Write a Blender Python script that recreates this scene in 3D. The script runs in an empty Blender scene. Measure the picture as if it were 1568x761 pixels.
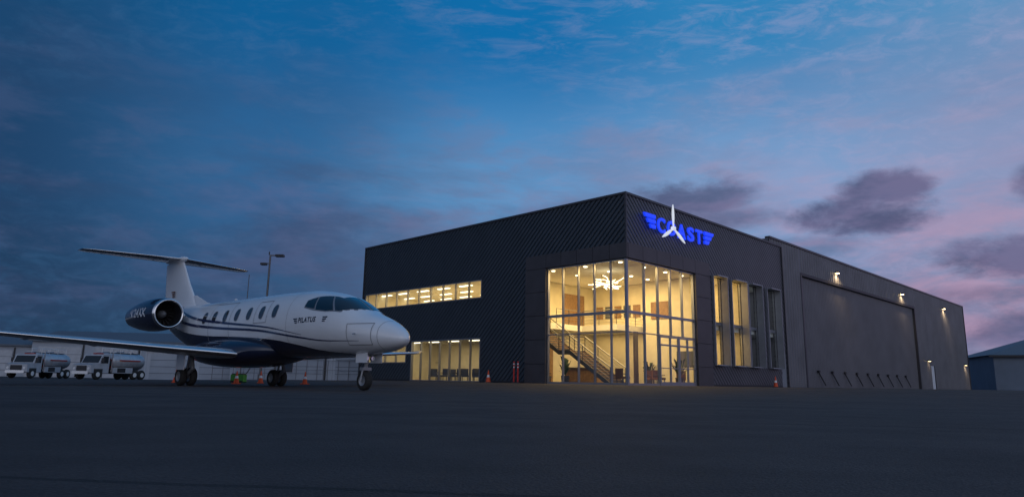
import bpy, bmesh, math, random
from mathutils import Vector, Matrix
random.seed(7)
D2R=math.radians
scene=bpy.context.scene
scene.view_settings.view_transform='Standard'
scene.view_settings.look='None'
scene.view_settings.exposure=0
def lin(c):
    return tuple(((x/255)/12.92 if x/255<=0.04045 else (((x/255)+.055)/1.055)**2.4) for x in c)
# ------------------------------------------------------------------ materials
def mat(name,col,rough=.6,metal=0,coat=0,noise=0,nscale=8,bump=0,bscale=60,spec=.5,emis=None,estr=0):
    m=bpy.data.materials.new(name);m.use_nodes=True
    nt=m.node_tree;b=nt.nodes['Principled BSDF']
    b.inputs['Base Color'].default_value=(*col,1)
    b.inputs['Roughness'].default_value=rough
    b.inputs['Metallic'].default_value=metal
    b.inputs['Coat Weight'].default_value=coat
    b.inputs['Coat Roughness'].default_value=.05
    b.inputs['Specular IOR Level'].default_value=spec
    if emis:
        b.inputs['Emission Color'].default_value=(*emis,1);b.inputs['Emission Strength'].default_value=estr
    tc=nt.nodes.new('ShaderNodeTexCoord')
    if noise:
        n=nt.nodes.new('ShaderNodeTexNoise');n.inputs['Scale'].default_value=nscale;n.inputs['Detail'].default_value=6
        nt.links.new(tc.outputs['Object'],n.inputs['Vector'])
        r=nt.nodes.new('ShaderNodeMapRange');r.inputs['From Min'].default_value=.3;r.inputs['From Max'].default_value=.7
        r.inputs['To Min'].default_value=1-noise;r.inputs['To Max'].default_value=1+noise
        nt.links.new(n.outputs['Fac'],r.inputs['Value'])
        v=nt.nodes.new('ShaderNodeVectorMath');v.operation='SCALE';v.inputs[0].default_value=col
        nt.links.new(r.outputs[0],v.inputs['Scale']);nt.links.new(v.outputs[0],b.inputs['Base Color'])
    if bump:
        n=nt.nodes.new('ShaderNodeTexNoise');n.inputs['Scale'].default_value=bscale;n.inputs['Detail'].default_value=4
        nt.links.new(tc.outputs['Object'],n.inputs['Vector'])
        bp=nt.nodes.new('ShaderNodeBump');bp.inputs['Strength'].default_value=bump;bp.inputs['Distance'].default_value=.02
        nt.links.new(n.outputs['Fac'],bp.inputs['Height']);nt.links.new(bp.outputs[0],b.inputs['Normal'])
    return m
def diag_mat(name,col,period,ax,sign):
    """dark metal cladding with diagonal ribs (object coords: ax horizontal axis index)"""
    m=mat(name,col,rough=.42,metal=.35,noise=0)
    nt=m.node_tree;b=nt.nodes['Principled BSDF']
    tc=nt.nodes.new('ShaderNodeTexCoord');sp=nt.nodes.new('ShaderNodeSeparateXYZ')
    nt.links.new(tc.outputs['Object'],sp.inputs[0])
    def M(op,a,bb=None,c=None):
        n=nt.nodes.new('ShaderNodeMath');n.operation=op
        for i,x in enumerate((a,bb,c)):
            if x is None: continue
            if isinstance(x,(int,float)): n.inputs[i].default_value=x
            else: nt.links.new(x,n.inputs[i])
        return n.outputs[0]
    h=sp.outputs[ax]
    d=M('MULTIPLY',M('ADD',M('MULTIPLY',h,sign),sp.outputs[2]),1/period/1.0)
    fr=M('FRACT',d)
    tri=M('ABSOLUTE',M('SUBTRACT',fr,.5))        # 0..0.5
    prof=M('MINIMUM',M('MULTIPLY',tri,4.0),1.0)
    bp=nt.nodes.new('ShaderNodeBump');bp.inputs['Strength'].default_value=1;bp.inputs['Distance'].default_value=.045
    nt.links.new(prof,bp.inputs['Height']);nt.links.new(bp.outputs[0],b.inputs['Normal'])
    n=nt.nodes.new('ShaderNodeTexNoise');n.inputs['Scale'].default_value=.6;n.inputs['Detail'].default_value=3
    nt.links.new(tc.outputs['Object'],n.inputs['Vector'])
    s=M('MULTIPLY',M('ADD',M('MULTIPLY',prof,.8),.26),M('ADD',M('MULTIPLY',n.outputs['Fac'],.5),.75))  # groove shade painted into the base colour on top of the bump
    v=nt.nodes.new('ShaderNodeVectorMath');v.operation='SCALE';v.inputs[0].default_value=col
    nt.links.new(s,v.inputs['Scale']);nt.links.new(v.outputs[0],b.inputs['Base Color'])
    return m
def glass_mat(name,tint=(.9,.95,.95),ior=1.5):
    m=bpy.data.materials.new(name);m.use_nodes=True;nt=m.node_tree;nt.nodes.clear()
    o=nt.nodes.new('ShaderNodeOutputMaterial');mx=nt.nodes.new('ShaderNodeMixShader')
    t=nt.nodes.new('ShaderNodeBsdfTransparent');t.inputs[0].default_value=(*tint,1)
    g=nt.nodes.new('ShaderNodeBsdfGlossy');g.inputs['Roughness'].default_value=.02
    f=nt.nodes.new('ShaderNodeFresnel')
    # thin pane: same reflectance from either side
    ge=nt.nodes.new('ShaderNodeNewGeometry');mm=nt.nodes.new('ShaderNodeMath');mm.operation='MULTIPLY_ADD'
    nt.links.new(ge.outputs['Backfacing'],mm.inputs[0]);mm.inputs[1].default_value=1/ior-ior;mm.inputs[2].default_value=ior
    nt.links.new(mm.outputs[0],f.inputs[0])
    nt.links.new(f.outputs[0],mx.inputs[0]);nt.links.new(t.outputs[0],mx.inputs[1]);nt.links.new(g.outputs[0],mx.inputs[2]);nt.links.new(mx.outputs[0],o.inputs[0])
    return m
def emit(name,col,s):
    m=bpy.data.materials.new(name);m.use_nodes=True;nt=m.node_tree;nt.nodes.clear()
    e=nt.nodes.new('ShaderNodeEmission');e.inputs[0].default_value=(*col,1);e.inputs[1].default_value=s
    o=nt.nodes.new('ShaderNodeOutputMaterial');nt.links.new(e.outputs[0],o.inputs[0])
    try: m.cycles.emission_sampling='NONE'
    except Exception: pass
    return m
M_diagL=diag_mat('cladding_left_shaded',(.060,.070,.084),.38,1,1)  # same cladding on both walls; this side's shade is put into the colour
M_diagR=diag_mat('cladding_right_lit',(.096,.096,.110),.38,0,1)  # lighter copy: the stronger light on this side is put into the colour
M_panel=mat('smooth_panel',(.075,.068,.074),.4,.3,noise=.12,nscale=1.2)
M_hang=mat('hangar_ribbed',(.145,.145,.162),.5,.3,noise=.15,nscale=.5)
M_hangdoor=mat('hangar_door_metal',(.125,.125,.143),.5,.3,noise=.12,nscale=.5)
M_dark=mat('dark_trim',(.03,.03,.035),.5,.2)
M_trim=mat('parapet_trim',(.06,.06,.07),.4,.4)
M_alu=mat('aluminium_mullion',(.32,.33,.36),.35,.8)
M_fin=mat('fin_metal',(.34,.35,.39),.4,.5,noise=.08,nscale=2)
M_glass=glass_mat('window_glass')
M_cream=mat('cream_wall',(.78,.72,.56),.8,noise=.06,nscale=2)
M_whitew=mat('white_plaster',(.8,.78,.72),.8)
M_floor=mat('tile_floor',(.35,.31,.26),.35,noise=.1,nscale=3)
M_steel=mat('stair_steel',(.12,.12,.13),.4,.6)
M_wood=mat('wood',(.30,.18,.09),.5,noise=.2,nscale=6)
M_fabric=mat('fabric',(.10,.11,.14),.9)
M_fabric2=mat('fabric_brown',(.16,.07,.04),.9)
M_leaf=mat('plant_leaf',(.05,.09,.03),.5)
M_roof=mat('roof',(.12,.12,.13),.8)
M_lampw=emit('warm_lamp',(1,.80,.48),6)
M_panelw=emit('ceiling_panel',(1,.86,.58),3.0)
M_blue=mat('sign_blue',(.01,.03,.5),.4,emis=(.01,.055,1.0),estr=.9)
M_signw=mat('sign_white',(.8,.8,.8),.4,emis=(.9,.95,1),estr=.55)
# ------------------------------------------------------------------ mesh helpers
def link(ob,parent=None):
    bpy.context.collection.objects.link(ob)
    if parent: ob.parent=parent
    return ob
def empty(name,loc=(0,0,0),rz=0):
    e=bpy.data.objects.new(name,None);e.location=loc;e.rotation_euler=(0,0,rz);e.empty_display_size=.5
    return link(e)
def mesh(name,verts,faces,m,parent=None,smooth=False):
    me=bpy.data.meshes.new(name);me.from_pydata([tuple(v) for v in verts],[],faces);me.update()
    if isinstance(m,(list,tuple)):
        for x in m: me.materials.append(x)
    elif m: me.materials.append(m)
    if smooth:
        for p in me.polygons:p.use_smooth=True
    return link(bpy.data.objects.new(name,me),parent)
class MB:
    """collects primitives in one mesh, several materials"""
    def __init__(s): s.v=[];s.f=[];s.m=[];s.mats=[];s.sm=[]
    def mi(s,m):
        if m not in s.mats:s.mats.append(m)
        return s.mats.index(m)
    def add(s,v,f,m,smooth=False,T=None):
        o=len(s.v)
        for p in v:
            p=Vector(p)
            if T is not None:p=T@p
            s.v.append(tuple(p))
        i=s.mi(m)
        for q in f:s.f.append(tuple(o+k for k in q));s.m.append(i);s.sm.append(smooth)
    def box(s,a,b,m,T=None):
        x0,y0,z0=[min(a[i],b[i]) for i in range(3)];x1,y1,z1=[max(a[i],b[i]) for i in range(3)]
        v=[(x0,y0,z0),(x1,y0,z0),(x1,y1,z0),(x0,y1,z0),(x0,y0,z1),(x1,y0,z1),(x1,y1,z1),(x0,y1,z1)]
        s.add(v,[(0,3,2,1),(4,5,6,7),(0,1,5,4),(1,2,6,5),(2,3,7,6),(3,0,4,7)],m,False,T)
    def cyl(s,p0,p1,r0,m,r1=None,n=14,caps=True,smooth=True,T=None):
        p0=Vector(p0);p1=Vector(p1);r1=r0 if r1 is None else r1
        d=(p1-p0).normalized();a=Vector((0,0,1)) if abs(d.z)<.9 else Vector((1,0,0))
        x=d.cross(a).normalized();y=d.cross(x)
        v=[p0+(x*math.cos(2*math.pi*i/n)+y*math.sin(2*math.pi*i/n))*r0 for i in range(n)]+[p1+(x*math.cos(2*math.pi*i/n)+y*math.sin(2*math.pi*i/n))*r1 for i in range(n)]
        s.add(v,[(i,(i+1)%n,n+(i+1)%n,n+i) for i in range(n)],m,smooth,T)
        if caps:
            s.add(v[:n],[tuple(range(n))[::-1]],m,False,T);s.add(v[n:],[tuple(range(n))],m,False,T)
    def prism(s,pts,y0,y1,m,T=None):
        """pts in (x,z), extruded along y"""
        n=len(pts);v=[(x,y0,z) for x,z in pts]+[(x,y1,z) for x,z in pts]
        f=[tuple(range(n)),tuple(range(n,2*n))[::-1]]+[(i,n+i,n+(i+1)%n,(i+1)%n) for i in range(n)]
        s.add(v,f,m,False,T)
    def revolve(s,prof,m,origin=(0,0,0),axis='x',n=40,smooth=True,T=None):
        v=[];o=Vector(origin)
        for a,r in prof:
            for i in range(n):
                t=2*math.pi*i/n
                if axis=='x':v.append(o+Vector((a,r*math.cos(t),r*math.sin(t))))
                elif axis=='y':v.append(o+Vector((r*math.cos(t),a,r*math.sin(t))))
                else:v.append(o+Vector((r*math.cos(t),r*math.sin(t),a)))
        f=[]
        for k in range(len(prof)-1):
            for i in range(n):f.append((k*n+i,k*n+(i+1)%n,(k+1)*n+(i+1)%n,(k+1)*n+i))
        s.add(v,f,m,smooth,T)
    def build(s,name,parent=None,fixn=True):
        me=bpy.data.meshes.new(name);me.from_pydata(s.v,[],s.f)
        for x in s.mats:me.materials.append(x)
        for i,p in enumerate(me.polygons):p.material_index=s.m[i];p.use_smooth=s.sm[i]
        me.update()
        if fixn:
            bm=bmesh.new();bm.from_mesh(me);bmesh.ops.recalc_face_normals(bm,faces=bm.faces);bm.to_mesh(me);bm.free()
        return link(bpy.data.objects.new(name,me),parent)
def text_mesh(body,size,extrude=0,spacing=1.0,offset=0,bold=0):
    c=bpy.data.curves.new('t','FONT');c.body=body;c.size=size;c.extrude=extrude;c.space_character=spacing;c.offset=bold
    c.align_x='LEFT'
    o=bpy.data.objects.new('t',c);bpy.context.collection.objects.link(o)
    bpy.context.view_layer.update()
    dg=bpy.context.evaluated_depsgraph_get()
    me=bpy.data.meshes.new_from_object(o.evaluated_get(dg))
    bpy.data.objects.remove(o)
    return [v.co.copy() for v in me.vertices],[tuple(p.vertices) for p in me.polygons]
def area(name,loc,sx,sy,power,col,parent,rot=(0,0,0)):
    l=bpy.data.lights.new(name,'AREA');l.shape='RECTANGLE';l.size=sx;l.size_y=sy;l.energy=power;l.color=col
    o=bpy.data.objects.new(name,l);o.location=loc;o.rotation_euler=rot
    return link(o,parent)
# ------------------------------------------------------------------ ground
def sst(a,b,x):
    t=max(0,min(1,(x-a)/(b-a)));return t*t*(3-2*t)
def gz(x,y):
    return .2*sst(24,37,y+max(0,-x-8)*.15)*sst(-26,-8,x) - .1*sst(-15,-30,x)*sst(30,50,y)
def axis(lo,hi,fine0,fine1,step):
    a=[];x=fine0
    while x<=fine1: a.append(x);x+=step
    l=[];d=step;x=fine0
    while x>lo: d*=1.5;x-=d;l.append(x)
    r=[];d=step;x=a[-1]
    while x<hi: d*=1.5;x+=d;r.append(x)
    return l[::-1]+a+r
xs=axis(-1500,1500,-60,60,1.5);ys=axis(-1500,2500,-6,70,1.5)
gv=[(x,y,gz(x,y)) for y in ys for x in xs]
nx=len(xs)
gf=[(j*nx+i,j*nx+i+1,(j+1)*nx+i+1,(j+1)*nx+i) for j in range(len(ys)-1) for i in range(nx-1)]
m=bpy.data.materials.new('asphalt');m.use_nodes=True;nt=m.node_tree;b=nt.nodes['Principled BSDF']
tc=nt.nodes.new('ShaderNodeTexCoord')
def NZ(scale,detail=5,rough=.6,sv=None):
    n=nt.nodes.new('ShaderNodeTexNoise');n.inputs['Scale'].default_value=scale;n.inputs['Detail'].default_value=detail;n.inputs['Roughness'].default_value=rough
    if sv:
        mp=nt.nodes.new('ShaderNodeMapping');mp.inputs['Scale'].default_value=sv;nt.links.new(tc.outputs['Object'],mp.inputs[0]);nt.links.new(mp.outputs[0],n.inputs['Vector'])
    else: nt.links.new(tc.outputs['Object'],n.inputs['Vector'])
    return n.outputs['Fac']
def MT(op,a,bb=None,c=None,clamp=False):
    n=nt.nodes.new('ShaderNodeMath');n.operation=op;n.use_clamp=clamp
    for i,x in enumerate((a,bb,c)):
        if x is None: continue
        if isinstance(x,(int,float)): n.inputs[i].default_value=x
        else: nt.links.new(x,n.inputs[i])
    return n.outputs[0]
big=NZ(.18,4);mid=NZ(1.1,6);fine=NZ(45,4,.85);strk=NZ(.5,4,.6,(.12,1.6,1))
vor=nt.nodes.new('ShaderNodeTexVoronoi');vor.inputs['Scale'].default_value=90;nt.links.new(tc.outputs['Object'],vor.inputs['Vector'])
k=MT('MULTIPLY',MT('ADD',MT('MULTIPLY',big,1.0),.5),MT('ADD',MT('MULTIPLY',mid,1.2),.4))
k=MT('MULTIPLY',k,MT('ADD',MT('MULTIPLY',strk,.8),.6))
k=MT('MULTIPLY',k,MT('MULTIPLY',fine,2.0))
sep=nt.nodes.new('ShaderNodeSeparateXYZ');nt.links.new(tc.outputs['Object'],sep.inputs[0])
sx=MT('ADD',MT('ADD',MT('MULTIPLY',sep.outputs[0],.12),sep.outputs[1]),MT('MULTIPLY',mid,.12))
seam=MT('LESS_THAN',MT('ABSOLUTE',MT('SUBTRACT',MT('FRACT',MT('DIVIDE',sx,4.2)),.5)),.006)
k=MT('MULTIPLY',k,MT('SUBTRACT',1,MT('MULTIPLY',seam,.45)))
v=nt.nodes.new('ShaderNodeVectorMath');v.operation='SCALE';v.inputs[0].default_value=(.074,.057,.053)
nt.links.new(k,v.inputs['Scale']);nt.links.new(v.outputs[0],b.inputs['Base Color'])
nt.links.new(MT('ADD',MT('MULTIPLY',big,.25),.66),b.inputs['Roughness'])
b.inputs['Specular IOR Level'].default_value=.24
bp=nt.nodes.new('ShaderNodeBump');bp.inputs['Strength'].default_value=.7;bp.inputs['Distance'].default_value=.012
nt.links.new(MT('ADD',vor.outputs['Distance'],fine),bp.inputs['Height']);nt.links.new(bp.outputs[0],b.inputs['Normal'])
mesh('ground',gv,gf,m,smooth=True)
# ------------------------------------------------------------------ building
BL=(6.6,38.7,.2);BR=D2R(45.2)
bld=empty('aviation_terminal_building',BL,BR)
HO=11.0;UO=21.3;VO=27.0
def facade(name,m,horiz,L0,L1,H,openings,pos,depth,parent,z0=-.4):
    """wall sheet with real openings; horiz 'u' or 'v'; pos outer plane coordinate; depth inward"""
    hs=sorted({L0,L1}|{o[0] for o in openings}|{o[1] for o in openings})
    zs=sorted({z0,H}|{max(z0,o[2]) for o in openings}|{o[3] for o in openings})
    def P(h,z,d): return (h,pos+d,z) if horiz=='u' else (pos+d,h,z)
    v=[];f=[]
    def q(*pts):
        o=len(v);v.extend(pts);f.append((o,o+1,o+2,o+3))
    for i in range(len(hs)-1):
        for j in range(len(zs)-1):
            h=(hs[i]+hs[i+1])/2;z=(zs[j]+zs[j+1])/2
            if any(o[0]<h<o[1] and o[2]<z<o[3] for o in openings): continue
            for d in (0,depth):
                q(P(hs[i],zs[j],d),P(hs[i+1],zs[j],d),P(hs[i+1],zs[j+1],d),P(hs[i],zs[j+1],d))
    for a,bb,c,d2 in openings:
        q(P(a,d2,0),P(bb,d2,0),P(bb,d2,depth),P(a,d2,depth))
        if c>z0+.01:q(P(a,c,0),P(bb,c,0),P(bb,c,depth),P(a,c,depth))
        if a>L0+.01:q(P(a,c,0),P(a,d2,0),P(a,d2,depth),P(a,c,depth))
        if bb<L1-.01:q(P(bb,c,0),P(bb,d2,0),P(bb,d2,depth),P(bb,c,depth))
    return mesh(name,v,f,m,parent)
FW=[(9.9,11.1),(12.45,14.0),(15.0,16.45),(18.1,19.6)]
opL=[(0,6.1,-.4,7.2),(12.2,26.6,5.75,7.05),(12.2,20.0,.02,3.0),(20.6,26.4,1.35,3.0)]
opR=[(0,7.5,-.4,7.2)]+[(a,b2,1.42,7.28) for a,b2 in FW]+[(20.2,21.15,.0,2.6)]
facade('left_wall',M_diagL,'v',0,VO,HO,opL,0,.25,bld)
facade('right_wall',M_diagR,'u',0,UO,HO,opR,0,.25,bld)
o=MB()
o.box((.26,VO-.25,-.4),(UO,VO,HO-.02),M_diagR)           # back wall
o.box((.2,.2,10.2),(UO-.2,VO-.3,10.35),M_roof)
o.box((-.06,-.06,HO+.002),(.3,VO+.05,HO+.14),M_trim)
o.box((.302,-.06,HO+.002),(UO+.02,.3,HO+.14),M_trim)
o.box((-.05,-.05,8.12),(.06,.06,HO),M_trim)
o.box((-.03,7.95,-.3),(-.002,12.15,.12),M_dark);o.box((-.03,20.05,-.3),(-.002,VO,.12),M_dark)
o.box((9.45,-.03,-.3),(20.15,-.002,.12),M_dark)
o.box((UO-.08,-.08,-.3),(UO+.02,-.002,HO),M_trim)
o.box((-.06,VO-.06,-.3),(-.002,VO+.04,HO),M_trim)
o.build('roof_and_trim',bld)
# portal panels (with 12 mm joints)
o=MB();g=.012
def panels_l(v0,v1,z0,z1,n,kz=1):
    for i in range(n):
        for j in range(kz):
            a=v0+(v1-v0)*i/n;c=v0+(v1-v0)*(i+1)/n;z_a=z0+(z1-z0)*j/kz;z_b=z0+(z1-z0)*(j+1)/kz
            o.box((-.13,a+g,z_a+g),(-.01,c-g,z_b-g),M_panel)
def panels_r(u0,u1,z0,z1,n,kz=1):
    for i in range(n):
        for j in range(kz):
            a=u0+(u1-u0)*i/n;c=u0+(u1-u0)*(i+1)/n;z_a=z0+(z1-z0)*j/kz;z_b=z0+(z1-z0)*(j+1)/kz
            o.box((a+g,-.13,z_a+g),(c-g,-.01,z_b-g),M_panel)
panels_l(-.13,6.1,7.2,8.1,5);panels_l(6.1,7.9,-.3,7.2,1,5);panels_l(6.1,7.9,7.2,8.1,1)
panels_r(0,7.5,7.2,8.1,5);panels_r(7.5,9.4,-.3,7.2,1,5);panels_r(7.5,9.4,7.2,8.1,1)
o.build('entrance_portal',bld)
# curtain wall
gl=MB()
def pane_l(a,c,z0,z1,d=.12): gl.add([(d,a,z0),(d,a,z1),(d,c,z1),(d,c,z0)],[(0,1,2,3)],M_glass)
def pane_r(a,c,z0,z1,d=.12): gl.add([(a,d,z0),(c,d,z0),(c,d,z1),(a,d,z1)],[(0,1,2,3)],M_glass)
pane_l(.13,6.1,0,7.2);pane_r(.13,7.5,0,7.2)
pane_l(12.2,26.6,5.75,7.05);pane_l(12.2,20,0,3.0);pane_l(20.6,26.4,1.35,3)
for a,c in FW: pane_r(a,c,1.42,7.28,.1)
gl.build('window_glazing',bld,False)
o=MB();w=.032
for v_ in (4.85,3.62,2.4,1.2): o.box((.03,v_-w,0),(.19,v_+w,7.2),M_alu)
o.box((.02,6.03,0),(.2,6.1,7.2),M_alu)
o.box((.02,.02,-.1),(.17,.17,7.2),M_alu)
for u_ in (1.85,3.3,4.7,6.07): o.box((u_-w,.03,0 if u_ in(1.85,3.3) else 2.98),(u_+w,.19,7.2),M_alu)
o.box((7.43,.02,0),(7.5,.2,7.2),M_alu)
vl=[.17,1.168,1.232,2.368,2.432,3.588,3.652,4.818,4.882,6.03]
ul=[.17,1.818,1.882,3.268,3.332,4.668,4.732,6.038,6.102,7.43]
for zc,t in ((.06,.12),(2.98,.05),(4.12,.16),(7.15,.09)):
    for i in range(0,10,2): o.box((.04,vl[i],zc-t/2),(.18,vl[i+1],zc+t/2),M_alu)
    for i in range(0,10,2):
        if zc<1 and i>=4: continue
        o.box((ul[i],.04,zc-t/2),(ul[i+1],.18,zc+t/2),M_alu)
# sliding entrance door
for u_ in (3.36,4.5,5.42,5.52,6.5,7.38):
    o.box((u_-.045,.0,0),(u_+.045,.11,2.93),M_alu)
for a,c in ((3.41,4.455),(4.545,5.375),(5.565,6.455),(6.545,7.335)):
    o.box((a,.01,.0),(c,.10,.22),M_alu);o.box((a,.01,2.35),(c,.10,2.45),M_alu);o.box((a,.01,2.84),(c,.10,2.93),M_alu)
    o.box((a,.02,1.0),(c,.08,1.05),M_alu)
# strip windows frames
def frame_l(a,c,z0,z1,div,hz=()):
    o.box((-.03,a,z0),(.2,c,z0+.07),M_alu);o.box((-.03,a,z1-.07),(.2,c,z1),M_alu)
    o.box((-.03,a,z0+.07),(.2,a+.07,z1-.07),M_alu);o.box((-.03,c-.07,z0+.07),(.2,c,z1-.07),M_alu)
    for i in range(1,div):
        x=a+(c-a)*i/div;o.box((.03,x-.03,z0+.07),(.2,x+.03,z1-.07),M_alu)
frame_l(12.2,26.6,5.75,7.05,10);frame_l(12.2,20,.02,3.0,7);frame_l(20.6,26.4,1.35,3.0,4)
o.build('window_mullions',bld)
# fin windows
o=MB()
for a,c in FW:
    o.box((c,-.52,1.34),(c+.06,-.002,7.36),M_fin)         # fin
    o.box((a-.02,-.16,1.34),(a-.1,-.002,7.36),M_fin)
    o.box((a-.02,-.5,7.29),(c-.002,-.002,7.36),M_fin)     # hood
    o.box((a-.02,-.3,1.34),(c-.002,-.002,1.41),M_fin)     # sill
    o.box((a,.04,4.05),(c,.16,4.25),M_alu)
    o.box((a,.04,1.42),(a+.05,.16,4.05),M_alu);o.box((a,.04,4.25),(a+.05,.16,7.28),M_alu)
    o.box((c-.05,.04,1.42),(c,.16,4.05),M_alu);o.box((c-.05,.04,4.25),(c,.16,7.28),M_alu)
o.build('window_fins',bld)
# side door
o=MB()
o.box((20.2,.06,0),(21.15,.12,2.6),mat('grey_door',(.22,.23,.26),.5))
o.box((20.28,.0,1.0),(20.34,.055,1.2),M_alu)
o.box((19.95,-.09,3.2),(20.1,-.002,3.5),M_alu)
o.build('service_door',bld)
# interior ------------------------------------------------------
o=MB()
o.box((.26,.26,-.2),(UO-.3,VO-.3,.0),M_floor)
o.box((.26,.26,7.32),(10.2,10.5,7.5),M_whitew)            # lobby ceiling
o.box((.26,10.6,7.12),(8,VO-.3,7.3),M_whitew)             # upper room ceiling
o.box((.26,10.6,3.3),(8,VO-.3,4.0),M_whitew)              # slab
o.box((6.6,5.5,3.7),(10.2,10.5,4.1),M_whitew)              # mezzanine
o.box((3.2,8.6,3.7),(6.595,10.5,4.1),M_whitew)
o.box((.26,10.42,0),(10.3,10.56,7.3),M_cream)             # lobby back wall (v)
o.box((10.2,5.2,0),(10.35,10.4,7.3),M_cream)
o.box((9.5,.27,0),(9.65,5.2,7.3),M_cream)
o.box((8,10.6,0),(8.15,VO-.3,7.3),M_cream)
o.box((.3,26.62,0),(8,26.7,7.2),M_cream)
# office behind fin windows
o.box((9.7,4.6,0),(20.9,4.75,7.5),M_cream);o.box((9.7,.3,7.4),(20.9,4.6,7.5),M_whitew);o.box((9.7,.3,3.75),(20.9,4.6,4.2),M_whitew)
o.box((14.45,.3,0),(14.6,4.6,7.4),M_cream)
o.box((8.4,5.3,0),(8.8,5.45,3.7),M_panel)
o.box((3.0,10.3,0),(5.4,10.4,2.6),M_wood)
o.box((6.6,10.3,4.15),(9.0,10.4,6.6),M_wood)
o.build('interior_walls',bld)
# staircase
o=MB()
v0,z0=2.9,0.0;run=.27;ris=4.1/24
for i in range(12):
    va=v0+i*run;za=(i+1)*ris
    o.box((2.3,va,za-.05),(3.8,va+run+.02,za),M_wood)
    o.box((2.3,va,za-ris),(3.8,va+.02,za-.052),M_steel)
vm=v0+12*run;zm=12*ris
o.box((2.3,vm,zm-.15),(3.8,vm+.9,zm),M_steel)
for i in range(12):
    va=vm+.9+i*run;za=zm+(i+1)*ris
    o.box((2.3,va,za-.05),(3.8,va+run+.02,za),M_wood)
    o.box((2.3,va,za-ris),(3.8,va+.02,za-.052),M_steel)
ve=vm+.9+12*run
for uu in (2.22,3.82):
    for (a,za,c,zb) in ((v0,.0,vm,zm),(vm,zm,vm+.9,zm),(vm+.9,zm,ve,2*zm)):
        L=[(a,za-.18),(c,zb-.18),(c,zb+.12),(a,za+.12)]
        o.add([(uu,p[0],p[1]) for p in L]+[(uu+.06,p[0],p[1]) for p in L],[(0,1,2,3),(7,6,5,4),(0,4,5,1),(1,5,6,2),(2,6,7,3),(3,7,4,0)],M_steel)
        o.cyl((uu+.03,a,za+1.05),(uu+.03,c,zb+1.05),.035,M_alu,n=8)
        for h in (.35,.6,.82): o.cyl((uu+.03,a,za+h),(uu+.03,c,zb+h),.012,M_alu,n=6)
        k=max(1,int((c-a)/1.0))
        for i in range(k+1):
            t=i/k;o.box((uu+.01,a+(c-a)*t-.02,za+(zb-za)*t),(uu+.05,a+(c-a)*t+.02,za+(zb-za)*t+1.04),M_steel)
def rail(p0,p1):
    p0=Vector(p0);p1=Vector(p1);k=max(1,int((p1-p0).length/1.1))
    for h,r in ((1.05,.03),(.82,.012),(.6,.012),(.38,.012),(.16,.012)): o.cyl(p0+Vector((0,0,h)),p1+Vector((0,0,h)),r,M_alu,n=6)
    for i in range(k+1):
        q=p0.lerp(p1,i/k);o.cyl(q,q+Vector((0,0,1.05)),.025,M_steel,n=6)
rail((6.65,5.6,4.1),(10.1,5.6,4.1));rail((6.65,5.6,4.1),(6.65,8.6,4.1));rail((3.9,8.7,4.1),(6.6,8.7,4.1))
o.build('staircase',bld)
# chandelier : cluster of thin curved glowing rods
o=MB()
cc=Vector((3.9,4.3,6.45))
for i in range(26):
    a=random.uniform(0,6.28);e=random.uniform(-.7,.7);L=random.uniform(.5,1.1)
    d=Vector((math.cos(a)*math.cos(e),math.sin(a)*math.cos(e),math.sin(e)*.6))
    s0=cc+d*.15+Vector((random.uniform(-.5,.5),random.uniform(-.5,.5),random.uniform(-.2,.2)))
    p=s0;side=d.cross(Vector((0,0,1))).normalized()
    for k in range(4):
        q=p+(d*math.cos(k*.35)+side*math.sin(k*.35))*L/4
        o.cyl(p,q,.018,M_lampw,n=5);p=q
for i in range(5): o.cyl(cc+Vector((random.uniform(-.5,.5),random.uniform(-.5,.5),0)),(cc.x+random.uniform(-.3,.3),cc.y+random.uniform(-.3,.3),7.3),.006,M_steel,n=4)
o.build('chandelier',bld)
# ceiling light panels
o=MB()
for a in (12.6,15.2,17.8,20.4,23.0,25.4):
    for uu in (1.6,4.0,6.2): o.box((uu,a,7.06),(uu+.25,a+1.3,7.11),M_panelw)
    for uu in (2.0,5.0): o.box((uu,a,3.24),(uu+.3,a+1.2,3.29),M_panelw)
for uu in (1.5,4,6.5,8.5):
    for vv in (1.5,4.2,6.9): o.cyl((uu,vv,7.27),(uu,vv,7.31),.12,M_lampw,n=12)
o.build('ceiling_lights',bld)
# furniture
o=MB()
def chair(x,y,rz,m):
    T=Matrix.Translation((x,y,0))@Matrix.Rotation(rz,4,'Z')
    o.box((-.3,-.3,.35),(.3,.3,.48),m,T);o.box((-.3,.22,.48),(.3,.32,.95),m,T)
    for a in (-.26,.22):
        for c in (-.26,.22): o.box((a,c,0),(a+.04,c+.04,.35),M_steel,T)
        o.box((a,-.28,.62),(a+.05,.25,.66),M_steel,T)
for i,(x,y) in enumerate([(1.5,12.9),(1.6,14),(1.5,15.4),(1.7,16.6),(1.5,18.0),(1.6,19.2),(3.2,13.4),(3.2,16),(3.3,18.6),(1.2,7.3),(1.2,8.4)]): chair(x,y,random.uniform(-1.8,1.8),M_fabric)
for x,y in ((5.6,1.6),(6.8,2.9),(8.2,1.6),(1.3,1.3)): chair(x,y,random.uniform(0,6),M_fabric2)
o.box((2.3,14.3,.70),(3.0,15.4,.75),M_wood);o.box((2.6,14.8,0),(2.7,14.9,.70),M_steel)
o.box((5.2,6.2,0),(5.9,9.0,1.1),M_wood);o.box((5.1,6.1,1.1),(6.0,9.1,1.15),M_whitew)
o.box((7.75,13,1.0),(7.95,15,2.2),M_fabric);o.box((7.75,17,1.0),(7.95,18.5,2.2),M_wood)
o.box((5.5,12.0,4.0),(6.3,13.6,6.2),M_wood);o.box((5.5,18,4.0),(6.3,19,6.0),M_fabric)
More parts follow.
